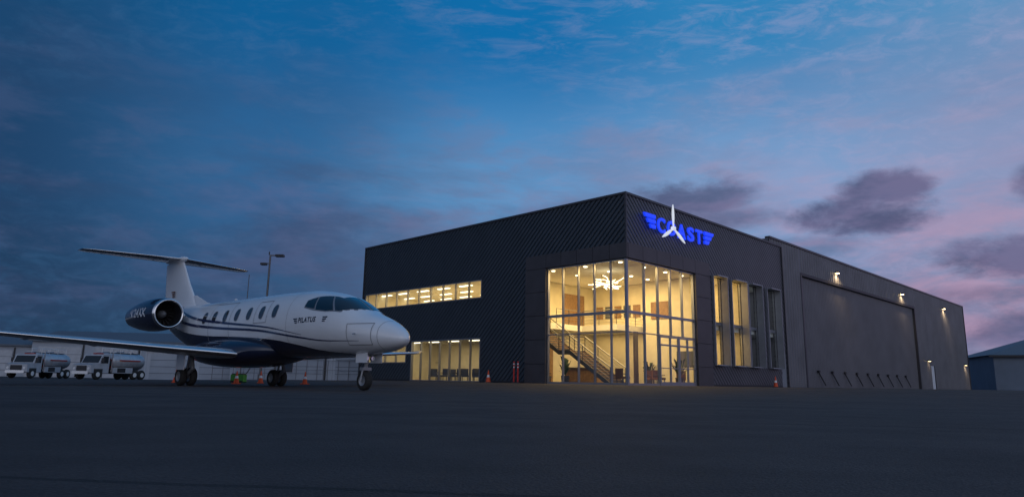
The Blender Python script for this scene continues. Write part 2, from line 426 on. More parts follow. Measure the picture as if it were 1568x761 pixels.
for k in range(5): o.box((10.12,6.0+k*.85,4.9),(10.195,6.6+k*.85,5.8),M_fabric if k%2 else M_wood)
o.box((9.42,1.2,1.3),(9.495,2.6,2.3),M_fabric);o.box((9.42,3.2,4.6),(9.495,4.6,5.8),M_wood)
for px,py in ((6.9,.9),(1.2,5.6),(9.0,4.6)):
    o.cyl((px,py,0),(px,py,.5),.22,M_panel,r1=.28,n=14)
    for k in range(40):
        a=random.uniform(0,6.28);rr=random.uniform(.1,.55);h=random.uniform(.8,1.7)
        q=Vector((px+rr*math.cos(a),py+rr*math.sin(a),h));s_=Vector((-math.sin(a),math.cos(a),0))*.06
        o.add([Vector((px,py,.5)),q+s_,q+Vector((math.cos(a)*.2,math.sin(a)*.2,.02)),q-s_],[(0,1,2,3)],M_leaf)
o.build('lobby_furniture',bld)
WC=(1,.63,.22)
area('lobby_light',(4.8,4.8,7.25),6,6,1000,WC,bld)
area('under_mezzanine_light',(8.2,7.6,3.65),2.5,4,100,WC,bld)
area('ground_lobby_light',(2.0,1.6,7.2),1.5,1.5,130,WC,bld)
area('upper_room_light',(4,18.5,7.04),5,13,360,WC,bld)
area('lower_room_light',(4,18.5,3.22),5,13,260,(1,.7,.32),bld)
area('office_light_upper',(12,2.5,7.36),3,3,140,WC,bld)
area('office_light_lower',(12,2.5,3.72),3,3,120,WC,bld)
area('dim_office_light',(17.5,2.5,7.36),3,2,16,(.8,.85,1),bld)
area('dim_office_light_lower',(17.5,2.5,3.7),3,2,12,(.8,.85,1),bld)
# sign ----------------------------------------------------------
sg=MB()
lx=2.98
for chx,wch in (('C',.86),('O',.94),('A',.94),('S',.78),('T',.82)):
    vv,ff=text_mesh(chx,1.2,.05,1,bold=.028)
    mnx=min(p.x for p in vv);mxx=max(p.x for p in vv);mny=min(p.y for p in vv);mxy=max(p.y for p in vv)
    sg.add([(lx+(p.x-mnx)*wch/(mxx-mnx),-.22-p.z,9.2+(p.y-mny)*.94/(mxy-mny)) for p in vv],ff,M_blue)
    lx+=wch+.26
for side in (-1,1):
    for i in range(3):
        zt=10.16-i*.31
        if side<0: a,c=2.72,1.5+i*.3
        else: a,c=8.62,9.85-i*.3
        pts=[(a,zt),(c,zt),(c+(.14 if side<0 else -.14),zt-.22),(a,zt-.22)]
        sg.prism(pts,-.3,-.16,M_blue)
sg.build('company_sign_letters',bld)
sg=MB()
pc=Vector((4.6,-.36,9.66))
for k in range(3):
    ang=D2R(90+120*k)
    d=Vector((math.cos(ang),0,math.sin(ang)));s_=Vector((-math.sin(ang),0,math.cos(ang)))
    prof=[(.1,.05),(.35,.07),(.6,.12),(.9,.13),(1.2,.10),(1.42,.05),(1.54,.0)]
    top=[pc+d*a+s_*w_ for a,w_ in prof];bot=[pc+d*a-s_*w_*.75 for a,w_ in prof[:-1]][::-1]
    poly=top+bot;nn=len(poly)
    sg.add([p+Vector((0,-.03,0)) for p in poly]+[p+Vector((0,.03,0)) for p in poly],[tuple(range(nn)),tuple(range(nn,2*nn))[::-1]]+[(i,(i+1)%nn,nn+(i+1)%nn,nn+i) for i in range(nn)],M_signw)
sg.revolve([(-.16,.0),(-.14,.08),(-.05,.13),(.12,.14)],M_signw,origin=(pc.x,pc.y,pc.z),axis='y',n=20)
sg.cyl((pc.x,pc.y+.05,pc.z),(pc.x,-.0,pc.z),.06,M_dark)
sg.build('sign_propeller',bld)
# hangar --------------------------------------------------------
HV=.3;HH=11.62;HU0=19.9;HU1=83.2
def corr(ob,u0,u1,z0,z1,v,m,period=.5,dep=.05):
    vs=[];x=u0;pts=[]
    while x<u1-1e-4:
        for dx,dv in ((0,0),(period*.32,0),(period*.42,dep),(period*.9,dep)):
            if x+dx<u1: pts.append((x+dx,v+dv))
        x+=period
    pts.append((u1,v))
    n=len(pts)
    vs=[(a,c,z0) for a,c in pts]+[(a,c,z1) for a,c in pts]
    ob.add(vs,[(i,i+1,n+i+1,n+i) for i in range(n-1)],m)
o=MB()
corr(o,HU0,25.6,-.4,HH,HV,M_hang)
corr(o,25.6,58.8,9.55,HH,HV,M_hang)
corr(o,58.8,63.6,-.4,HH,HV,M_hang);corr(o,63.6,65.2,2.8,HH,HV,M_hang);corr(o,65.2,HU1,-.4,HH,HV,M_hang)
o.box((HU0,HV+.06,-.3),(HU0+.2,40,HH),M_hang);o.box((HU1-.2,HV+.06,-.4),(HU1,40,HH),M_hang)
o.box((HU0,HV-.06,HH+.002),(HU1+.05,HV+.35,HH+.16),M_trim)
o.box((HU1-.06,HV-.05,-.4),(HU1+.05,HV-.003,HH),M_trim)
o.box((HU0+.2,HV+.3,HH-.6),(HU1-.2,40,HH-.5),M_roof)
o.box((63.6,HV+.08,-.3),(65.2,HV+.14,2.8),mat('white_door',(.62,.64,.68),.5))
o.build('hangar_walls',bld)
o=MB()
corr(o,25.85,58.55,-.35,9.3,HV+.22,M_hangdoor,period=.34,dep=.035)
o.box((25.6,HV-.02,9.3),(58.8,HV+.4,9.55),M_dark)
o.box((25.6,HV-.04,-.4),(25.85,HV+.4,9.295),M_trim);o.box((58.55,HV-.04,-.4),(58.8,HV+.4,9.295),M_trim)
for i in range(9):
    x=29.5+i*3.1
    o.cyl((x,HV-.05,.2),(x-.95,HV+.15,1.35),.05,M_dark,n=6);o.box((x-1.0,HV+.05,1.25),(x-.7,HV+.21,1.45),M_dark)
o.build('hangar_door',bld)
for i,(x,z,pw,zz) in enumerate(((34,10.5,55,0),(53.8,10.5,55,0),(72,10.4,55,0),(80.8,3.3,22,0),(62.5,3.3,5,0))):
    o=MB()
    o.box((x-.18,HV-.28,z),(x+.18,HV-.01,z+.16),M_dark);o.box((x-.14,HV-.26,z-.02),(x+.14,HV-.04,z-.003),emit('wall_lamp_lens',(1,.72,.36),30 if z>5 else 12))
    o.build('wall_lamp_%d'%(i+1),bld)
    l=bpy.data.lights.new('wall_lamp_light','SPOT');l.energy=pw*6;l.color=(1,.7,.36);l.spot_size=D2R(150);l.spot_blend=.8;l.shadow_soft_size=.1
    lo=bpy.data.objects.new('wall_lamp_light_%d'%(i+1),l);lo.location=(x,HV-.35,z-.06);link(lo,bld)
# ------------------------------------------------------------------ aircraft
jet=empty('business_jet',(-2.69,17.86,0),D2R(-41.5))
def interp(tab):
    xs_=[p[0] for p in tab];ys_=[p[1] for p in tab];n=len(tab);d=[(ys_[i+1]-ys_[i])/(xs_[i+1]-xs_[i]) for i in range(n-1)]
    mm=[d[0]]+[0 if d[i-1]*d[i]<=0 else 2*d[i-1]*d[i]/(d[i-1]+d[i]) for i in range(1,n-1)]+[d[-1]]
    def F(x):
        if x<=xs_[0]:return ys_[0]
        if x>=xs_[-1]:return ys_[-1]
        i=max(j for j in range(n-1) if xs_[j]<=x);h=xs_[i+1]-xs_[i];t=(x-xs_[i])/h
        return (2*t**3-3*t*t+1)*ys_[i]+(t**3-2*t*t+t)*h*mm[i]+(-2*t**3+3*t*t)*ys_[i+1]+(t**3-t*t)*h*mm[i+1]
    return F
TOP=interp([(0,1.36),(.04,1.45),(.13,1.55),(.3,1.67),(.735,1.88),(1.1,2.01),(1.45,2.13),(1.8,2.33),(2.2,2.53),(2.6,2.66),(3.15,2.78),(4.2,2.9),(6,2.93),(11,2.93),(13,2.95),(15,2.97),(16.2,2.93)])
BOT=interp([(0,1.34),(.04,1.26),(.13,1.19),(.3,1.12),(.7,1.03),(1.2,.98),(2,.94),(4,.93),(9,.93),(10.5,1.0),(12,1.3),(14,1.95),(16.2,2.68)])
WID=interp([(0,.015),(.04,.12),(.13,.22),(.3,.34),(.7,.52),(1.2,.67),(1.8,.79),(2.6,.87),(4,.92),(10,.92),(11.5,.86),(13,.66),(14.6,.38),(16.2,.08)])
ZC=interp([(0,1.35),(.3,1.39),(.8,1.46),(1.5,1.57),(2.5,1.72),(4,1.88),(9,1.93),(11,2.05),(13,2.35),(16.2,2.8)])
NE=2.12
def fus(s,phi,off=0):
    """phi: -90 bottom, 0 starboard side, 90 top, up to 270. returns local coordinate (x fwd,y port,z)"""
    c=math.cos(phi);q=math.sin(phi);w_=WID(s)+off;zc=ZC(s);h=(TOP(s)-zc if q>=0 else zc-BOT(s))+off
    y=-w_*math.copysign(abs(c)**(2/NE),c);z=zc+h*math.copysign(abs(q)**(2/NE),q)
    return Vector((-s,y,z))
def phi_z(s,z):
    zc=ZC(s);h=TOP(s)-zc if z>=zc else zc-BOT(s);r=max(-1,min(1,(z-zc)/h))
    return math.copysign(math.asin(abs(r)**(NE/2)),r)
M_white=mat('jet_white_paint',(.78,.80,.83),.28,coat=.8,noise=.03,nscale=1)
M_navy=mat('jet_navy_paint',(.012,.018,.045),.22,coat=.9)
M_nav2=mat('jet_stripe_blue',(.02,.035,.10),.25,coat=.8)
M_chrome=mat('polished_lip',(.75,.76,.78),.18,1)
M_jglass=mat('cockpit_glass',(.01,.012,.015),.05,coat=1)
M_cabin=mat('cabin_window',(.05,.055,.065),.08,coat=1)
M_grey=mat('jet_grey',(.30,.31,.33),.4,.4)
M_rim=mat('window_rim',(.5,.52,.55),.4,.2)
M_tyre=mat('tyre',(.02,.02,.02),.8)
M_fan=mat('fan_metal',(.14,.14,.15),.35,.9)
M_line=mat('panel_line',(.25,.26,.28),.6)
SS=[0,.008,.02,.04,.07,.1,.14,.2,.27,.35,.45,.57,.7,.85,1,1.2]+[1.4+.2*i for i in range(75)]
NP=56
fv=[];ff=[]
for s in SS:
    for i in range(NP): fv.append(fus(s,-math.pi/2+2*math.pi*i/NP))
for j in range(len(SS)-1):
    for i in range(NP): ff.append((j*NP+i,j*NP+(i+1)%NP,(j+1)*NP+(i+1)%NP,(j+1)*NP+i))
ff.append(tuple(range(NP)));ff.append(tuple((len(SS)-1)*NP+i for i in range(NP)))
fo=MB();fo.add(fv,ff,M_white,True);fo.build('fuselage',jet)
def patch(ob,s_list,lo,hi,m,off=.006,n=6,both=True):
    """strip between phi lo(s) and hi(s)"""
    for sd in ((1,-1) if both else (1,)):
        v_=[];k=n+1
        for s in s_list:
            a=lo(s);c=hi(s)
            for i in range(k):
                p=fus(s,a+(c-a)*i/n,off);v_.append((p.x,p.y*sd,p.z))
        ob.add(v_,[(j*k+i,j*k+i+1,(j+1)*k+i+1,(j+1)*k+i) for j in range(len(s_list)-1) for i in range(n)],m,True)
lv=MB()
rng=lambda a,c,n_:[a+(c-a)*i/n_ for i in range(n_+1)]
EDGE=interp([(1.9,.98),(3,1.08),(4,1.25),(5.2,1.42),(7,1.55),(9.5,1.66),(11,1.80),(12.5,2.08),(14,2.48),(15.6,2.80)])
patch(lv,rng(1.95,15.6,70),lambda s:-math.pi/2,lambda s:phi_z(s,EDGE(s)),M_navy,.006,12)
def stripe(tab,wtab,m,off):
    F=interp(tab);W=interp(wtab)
    patch(lv,rng(tab[0][0],tab[-1][0],60),lambda s:phi_z(s,F(s)-W(s)),lambda s:phi_z(s,F(s)+W(s)),m,off,3)
stripe([(1.2,1.30),(2.5,1.33),(4,1.48),(6,1.72),(8.5,1.88),(10.5,2.05),(12.5,2.40),(13.8,2.75)],[(1.2,.004),(4,.025),(8,.04),(13.8,.055)],M_nav2,.010)
stripe([(3.6,1.52),(5.5,1.80),(8,2.02),(10,2.22),(11.8,2.55),(12.8,2.84)],[(3.6,.004),(6,.025),(9,.04),(12.8,.045)],M_nav2,.014)
lv.build('livery_stripes',jet)
# windshield & windows
wd=MB()
LOW=[(1.50,TOP(1.5)-.004),(1.68,2.16),(2.05,2.12),(2.6,2.15),(3.15,2.21),(3.62,2.30)]
UPP=[(2.28,TOP(2.28)-.004),(2.36,2.52),(2.58,2.57),(2.92,2.60),(3.3,2.59),(3.62,2.50)]
def edge(tab,t):
    x=t*(len(tab)-1);i=min(int(x),len(tab)-2);f_=x-i
    s=tab[i][0]*(1-f_)+tab[i+1][0]*f_;pa=phi_z(*tab[i]) if i>0 else math.pi/2;pb=phi_z(*tab[i+1])
    return s,pa*(1-f_)+pb*f_
def wpane(ob,t0,t1,m,off,e0=0.0,e1=1.0):
    for sd in (1,-1):
        v_=[];N1,N2=10,6
        for i in range(N1+1):
            t=t0+(t1-t0)*i/N1;s0,p0=edge(LOW,t);s1,p1=edge(UPP,t)
            for j in range(N2+1):
                f_=e0+(e1-e0)*j/N2;q=fus(s0+(s1-s0)*f_,p0+(p1-p0)*f_,off);v_.append((q.x,q.y*sd,q.z))
        ob.add(v_,[(i*(N2+1)+j,i*(N2+1)+j+1,(i+1)*(N2+1)+j+1,(i+1)*(N2+1)+j) for i in range(N1) for j in range(N2)],m,True)
wpane(wd,.0,1.0,M_grey,.004,-.06,1.06)
wpane(wd,.015,.46,M_jglass,.010);wpane(wd,.49,.76,M_jglass,.010);wpane(wd,.785,.985,M_jglass,.010,.06,.94)
def oval(ob,s0,z0,a,c,m,off,n=2.6,sides=(1,-1)):
    for sd in sides:
        v_=[];p=fus(s0,phi_z(s0,z0),off);v_.append((p.x,p.y*sd,p.z));K=24
        for i in range(K):
            t=2*math.pi*i/K;ds=a*math.copysign(abs(math.cos(t))**(2/n),math.cos(t));dz=c*math.copysign(abs(math.sin(t))**(2/n),math.sin(t))
            p=fus(s0+ds,phi_z(s0+ds,z0+dz),off);v_.append((p.x,p.y*sd,p.z))
        ob.add(v_,[(0,1+i,1+(i+1)%K) for i in range(K)],m,True)
for s in (5.15,5.93,6.71,7.49,8.27,9.05,9.75):
    oval(wd,s,2.27,.155,.215,M_rim,.004);oval(wd,s,2.27,.135,.195,M_cabin,.008)
wd.build('windows',jet)
# panel lines (cargo/door outlines)
pl=MB()
def ring_line(s,a,c,wd_=.006):
    patch(pl,[s-wd_,s+wd_],lambda x:a,lambda x:c,M_line,.004,16)
for s in (.62,4.4,): ring_line(s,-1.2,1.57)
def outline(s0,s1,z0,z1):
    for s in (s0,s1): patch(pl,[s-.008,s+.008],lambda x:phi_z(x,z0),lambda x:phi_z(x,z1),M_line,.012,8)
    for z in (z0,z1): patch(pl,rng(s0,s1,8),lambda x:phi_z(x,z-.008),lambda x:phi_z(x,z+.008),M_line,.012,1)
outline(7.9,9.35,1.45,2.72);outline(5.55,6.3,1.95,2.62);outline(.8,1.6,1.2,1.75)
pl.build('panel_lines',jet)
# fuselage lettering
tx=MB()
vv,ff_=text_mesh('PILATUS',.20,0,1.15,bold=.006)
mnx=min(p.x for p in vv);mxx=max(p.x for p in vv)
def lett(s_at,z_at,sd,slant=.15):
    L=mxx-mnx;out=[]
    for p in vv:
        s=s_at-(p.x-mnx+p.y*slant) if sd>0 else s_at-L+(p.x-mnx)
        q=fus(s,phi_z(s,z_at+p.y),.007);out.append((q.x,q.y*sd,q.z))
    tx.add(out,ff_,M_navy)
lett(3.75,1.86,1);lett(3.75,1.86,-1)
for sd in (1,-1):
  for sa in (3.80,2.62):
    for k in range(3):
        z_=1.99-.055*k;ln=.20-.04*k
        if sa>3: a,c=sa,sa+ln
        else: a,c=sa-ln,sa
        q=[fus(a,phi_z(a,z_),.007),fus(c,phi_z(c,z_),.007),fus(c,phi_z(c,z_-.035),.007),fus(a,phi_z(a,z_-.035),.007)]
        tx.add([(p.x,p.y*sd,p.z) for p in q],[(0,1,2,3)],M_navy)
tx.build('lettering',jet)
# belly fairing
bf=MB();v_=[];K=40;sl=rng(5.5,11.2,32)
for s in sl:
    t=(s-5.5)/5.7;k=math.sin(math.pi*t)**.45 if 0<t<1 else 0
    w_=.55+.62*k;h=.12+.40*k;zc=1.12
    for i in range(K):
        a=2*math.pi*i/K;v_.append((-s,w_*math.copysign(abs(math.cos(a))**.8,math.cos(a)),zc+h*math.copysign(abs(math.sin(a))**.8,math.sin(a))))
bf.add(v_,[(j*K+i,j*K+(i+1)%K,(j+1)*K+(i+1)%K,(j+1)*K+i) for j in range(len(sl)-1) for i in range(K)],M_navy,True)
bf.build('belly_fairing',jet)
# lifting surfaces
def airfoil(n=14,t=.12):
    pts=[]
    for i in range(n+1):
        x=(1-math.cos(math.pi*i/n))/2;y=t*5*(.2969*math.sqrt(x)-.126*x-.3516*x*x+.2843*x**3-.1015*x**4);pts.append((x,y))
    up=pts[::-1];lo_=[(x,-y*.75) for x,y in pts[1:-1]]
    return up+lo_     # TE(top) -> LE -> back along bottom
AF=airfoil()
def wing(ob,secs,m,vertical=False,mle=None):
    """secs: (span, sLE, chord, z, thickness)"""
    n=len(AF);v_=[]
    for sp,sle,ch,z,t in secs:
        for x,y in AF:
            if vertical: v_.append((-(sle+x*ch),y*ch*t/.12,sp))
            else: v_.append((-(sle+x*ch),sp,z+y*ch*t/.12))
    f=[];fl=[]
    for j in range(len(secs)-1):
        for i in range(n):
            q=(j*n+i,j*n+(i+1)%n,(j+1)*n+(i+1)%n,(j+1)*n+i)
            xm=(AF[i][0]+AF[(i+1)%n][0])/2
            (fl if (mle and xm<.06) else f).append(q)
    ob.add(v_,f,m,True)
    if fl: ob.add(v_,fl,mle,True)
    ob.add(v_[:n],[tuple(range(n))],m);ob.add(v_[-n:],[tuple(range(n))],m)
wg=MB();M_wing=mat('wing_paint',(.55,.57,.60),.3,coat=.5)
for sd in (1,-1):
    wing(wg,[(sd*y,a,c,z,t) for y,a,c,z,t in ((.3,6.75,3.1,.98,.13),(1.0,6.85,2.95,1.0,.13),(3.2,7.45,2.25,1.13,.125),(5.8,8.1,1.62,1.29,.12),(7.9,8.62,1.12,1.42,.11),(8.3,8.82,.88,1.47,.1),(8.5,9.1,.55,1.53,.08))],M_wing,False,M_chrome)
    for y in (2.4,4.2,6.0):   # flap track fairings
        wg.revolve([(-.7,.0),(-.6,.05),(-.2,.09),(.3,.07),(.6,0)],M_wing,origin=(-(9.55),sd*y,1.0+y*.055),n=12)
wg.build('wings',jet)
tl=MB()
wing(tl,[(2.6,11.9,3.5,0,.10),(3.0,12.45,2.95,0,.10),(3.9,13.3,2.25,0,.10),(4.82,14.05,1.62,0,.10)],M_white,True)
wing(tl,[(2.85,10.7,3.2,0,.05),(3.02,11.6,2.3,0,.05),(3.35,12.55,1.0,0,.05)],M_white,True)
tl.revolve([(0,0),(-.06,.06),(-.3,.12),(-.9,.14),(-1.6,.10),(-2.1,.0)],M_white,origin=(-13.75,0,4.92),n=16)
tl.build('tail_fin',jet)
st=MB()
for sd in (1,-1):
    wing(st,[(sd*y,a,c,z,t) for y,a,c,z,t in ((.02,14.0,1.7,4.93,.10),(1.2,14.35,1.4,4.94,.10),(3.1,14.98,.9,4.96,.10),(3.32,15.15,.65,4.965,.08))],M_navy,False,M_chrome)
st.build('tailplane',jet)
# tail logo
tg=MB()
for k in range(3): tg.prism([(-(14.3),3.62-k*.09),(-(14.62-.05*k),3.62-k*.09),(-(14.58-.05*k),3.56-k*.09),(-14.3,3.56-k*.09)],-.125,-.12,M_fabric2)
tg.build('tail_logo',jet)
# engines
for sd,nm in ((-1,'engine_starboard'),(1,'engine_port')):
    en=MB();O=(0,sd*1.60,2.44)
    en.revolve([(-11.02,.435),(-10.97,.455),(-10.95,.48),(-10.97,.505),(-11.06,.535)],M_chrome,origin=O)
    en.revolve([(-11.06,.535),(-11.3,.57),(-11.8,.595),(-12.4,.585),(-13.0,.53),(-13.6,.44),(-13.9,.385)],M_navy,origin=O)
    en.revolve([(-11.02,.435),(-11.2,.43),(-11.65,.44)],M_dark,origin=O)
    en.revolve([(-13.9,.385),(-13.88,.36),(-13.5,.34),(-13.3,.0)],M_fan,origin=O)
    en.revolve([(-13.6,.2),(-14.15,.15),(-14.4,.0)],M_fan,origin=O)
    en.revolve([(-11.3,.0),(-11.33,.05),(-11.45,.12),(-11.62,.15)],M_grey,origin=O,n=20)
    en.revolve([(-11.66,.0),(-11.66,.44)],M_dark,origin=O)
    for i in range(18):
        a=2*math.pi*i/18;r0_,r1_=.13,.43
        e1=Vector((0,math.cos(a),math.sin(a)));e2=Vector((0,-math.sin(a),math.cos(a)));oo=Vector((-11.6,O[1],O[2]))
        en.add([oo+e1*r0_-e2*.02+Vector((.04,0,0)),oo+e1*r0_+e2*.03-Vector((.04,0,0)),oo+e1*r1_+e2*.085-Vector((.05,0,0)),oo+e1*r1_+e2*.01+Vector((.05,0,0))],[(0,1,2,3)],M_fan)
    # pylon
    y0,y1=(sd*.6,sd*1.15)
    n=len(AF);v_=[]
    for y,sle,ch,z in ((y0,11.5,2.5,2.45),(y1,11.6,2.2,2.45)):
        for x,t in AF: v_.append((-(sle+x*ch),y,z+t*ch*.9))
    en.add(v_,[(i,(i+1)%n,n+(i+1)%n,n+i) for i in range(n)],M_white,True)
    en.build(nm,jet)
en=MB()
vv,ff_=text_mesh('N124AX',.42,0,1.0,bold=.01)
mnx=min(p.x for p in vv)
for sd in (1,-1):
    out=[]
    for p in vv:
        s=(13.05-(p.x-mnx)) if sd>0 else (11.5+(p.x-mnx))
        R=interp([(11.06,.535),(11.3,.57),(11.8,.595),(12.4,.585),(13.0,.53),(13.6,.44)])(s)+.006
        a=(p.y-.14)/.58+.05
        out.append((-s,-sd*(1.60+R*math.cos(a)),2.44+R*math.sin(a)))
    en.add(out,ff_,M_white)
en.build('registration_marks',jet)
# landing gear
ge=MB()
def wheel(x,y,r,w_):
    ge.revolve([(-w_/2,r*.55),(-w_/2,r*.85),(-w_*.36,r*.97),(0,r),(w_*.36,r*.97),(w_/2,r*.85),(w_/2,r*.55)],M_tyre,origin=(x,y,r),axis='y',n=28)
    for sgn in (1,-1): ge.revolve([(sgn*w_*.46,r*.56),(sgn*w_*.40,r*.5),(sgn*w_*.25,r*.25),(sgn*w_*.36,r*.12),(sgn*w_*.36,0)],M_grey,origin=(x,y,r),axis='y',n=20)
nxg=-1.70
wheel(nxg,0,.27,.19)
ge.cyl((nxg+.02,0,.55),(nxg+.10,0,1.1),.055,M_grey);ge.cyl((nxg,0,.5),(nxg+.03,0,.75),.04,M_chrome)
for y in (-.13,.13): ge.cyl((nxg,y,.26),(nxg+.02,y*.7,.58),.028,M_grey)
ge.box((nxg-.06,-.14,.54),(nxg+.1,.14,.62),M_grey)
ge.cyl((nxg+.05,0,.85),(nxg-.5,0,1.05),.03,M_grey)
for y in (-.1,.1): ge.cyl((nxg+.2,y,.86),(nxg+.12,y,.86),.06,M_chrome)
ge.box((nxg-.1,.24,.74),(nxg+.40,.255,1.05),M_white);ge.box((nxg-.1,-.255,.74),(nxg+.40,-.24,1.05),M_white)
for sd in (1,-1):
    mx_=-9.05;my=sd*1.62
    wheel(mx_,my-.16,.29,.2);wheel(mx_,my+.16,.29,.2)
    ge.cyl((mx_,my-.2,.29),(mx_,my+.2,.29),.05,M_grey)
    ge.cyl((mx_,my,.3),(mx_+.45,my,.55),.06,M_grey);ge.cyl((mx_+.45,my,.5),(mx_+.2,my,1.1),.065,M_grey)
    ge.cyl((mx_,my,.4),(mx_+.12,my,.95),.045,M_chrome)
    ge.box((mx_-.1,my+sd*.30,.5),(mx_+.5,my+sd*.32,1.05),M_white)
ge.build('landing_gear',jet)
# probes / antenna
an=MB()
an.prism([(-9.2,2.9),(-9.5,2.9),(-9.48,3.02),(-9.38,3.02)],-.01,.01,M_white)
for sd in (1,-1): 
    p=fus(1.3,phi_z(1.3,1.5),0);an.cyl((p.x,p.y*sd,p.z),(p.x+.02,(p.y-.1)*sd,p.z-.03),.012,M_chrome,n=6);an.cyl((p.x+.02,(p.y-.1)*sd,p.z-.03),(p.x+.16,(p.y-.1)*sd,p.z-.03),.01,M_chrome,n=6)
an.build('antennas',jet)
# ------------------------------------------------------------------ cones, posts
M_or=mat('cone_orange',(.75,.09,.02),.6);M_ref=mat('reflective_white',(.75,.75,.75),.4);M_red=mat('post_red',(.55,.03,.02),.5)
def cone(x,y,h=.72):
    o=MB();r=h*.21
    prof=[(.03,r),(h*.42,r*.66),(h*.42,r*.665),(h*.62,r*.45),(h*.62,r*.45),(h*.97,r*.16),(h,r*.1),(h,0)]
    o.revolve(prof[:2],M_or,axis='z',n=18);o.revolve(prof[2:4],M_ref,axis='z',n=18);o.revolve(prof[4:],M_or,axis='z',n=18)
    o.box((-h*.26,-h*.26,0),(h*.26,h*.26,.035),M_dark if h>.6 else M_or)
    ob=o.build('traffic_cone');ob.location=(x,y,gz(x,y)+.002);ob.rotation_euler=(0,0,random.uniform(0,1));return ob
def BW(u,v,z=0):
    c,s=math.cos(BR),math.sin(BR);return (BL[0]+u*c-v*s,BL[1]+u*s+v*c,BL[2]+z)
x,y,_=BW(-.7,10.6);cone(x,y,.8)
x,y,_=BW(17.6,-.6);cone(x,y,.78)
for v_ in (8.0,8.35):
    x,y,z=BW(-.6,v_);o=MB();o.cyl((0,0,.05),(0,0,1.35),.05,M_red,n=12);o.revolve([(0,.16),(.05,.14),(.07,.05)],M_dark,axis='z',n=14)
    for h in (.95,1.15): o.revolve([(h,.053),(h+.08,.053)],M_ref,axis='z',n=12)
    ob=o.build('delineator_post');ob.location=(x,y,gz(x,y))
cone(-10.6,27.0,.5);cone(-8.3,28.2,.5);cone(-10.2,28.5,.5);cone(-13.2,27.5,.5)
gr=mat('green_plastic',(.04,.26,.03),.6)
o=MB();o.box((-.26,-.2,.1),(.26,.2,.40),gr);o.box((-.23,-.17,.40),(.23,.17,.44),M_dark)
for a in (-.18,.18):
    for c in (-.2,.2): o.cyl((a,c-.03,.08),(a,c+.03,.08),.08,M_tyre,n=12)
o.cyl((.26,0,.38),(.46,0,.7),.02,M_steel,n=6);ob=o.build('equipment_cart');ob.location=(-11.3,29.0,0)
# ------------------------------------------------------------------ lamp poles
def pole(name,az,dist,h,head=True):
    x,y=dist*math.sin(D2R(az)),dist*math.cos(D2R(az));o=MB()
    o.cyl((0,0,-.3),(0,0,h),.11 if head else .05,M_steel,r1=.07 if head else .03,n=10)
    if head:
        o.cyl((0,0,0),(0,0,.5),.2,M_roof,n=12)
        o.box((-.05,-.05,h-.1),(.9,.05,h),M_steel);o.box((.45,-.22,h-.16),(1.1,.22,h+.02),M_dark)
        o.box((-.65,-.05,h-.75),(.0,.05,h-.67),M_steel);o.box((-.7,-.2,h-.85),(-.25,.2,h-.68),M_dark)
        o.cyl((-.1,0,h),(-.1,0,h+.25),.05,M_dark,n=8)
    ob=o.build(name);ob.location=(x,y,gz(x,y));return ob
pole('light_pole',-19.75,58,10.0)
pole('antenna_mast',-21.2,62,8.9,False)
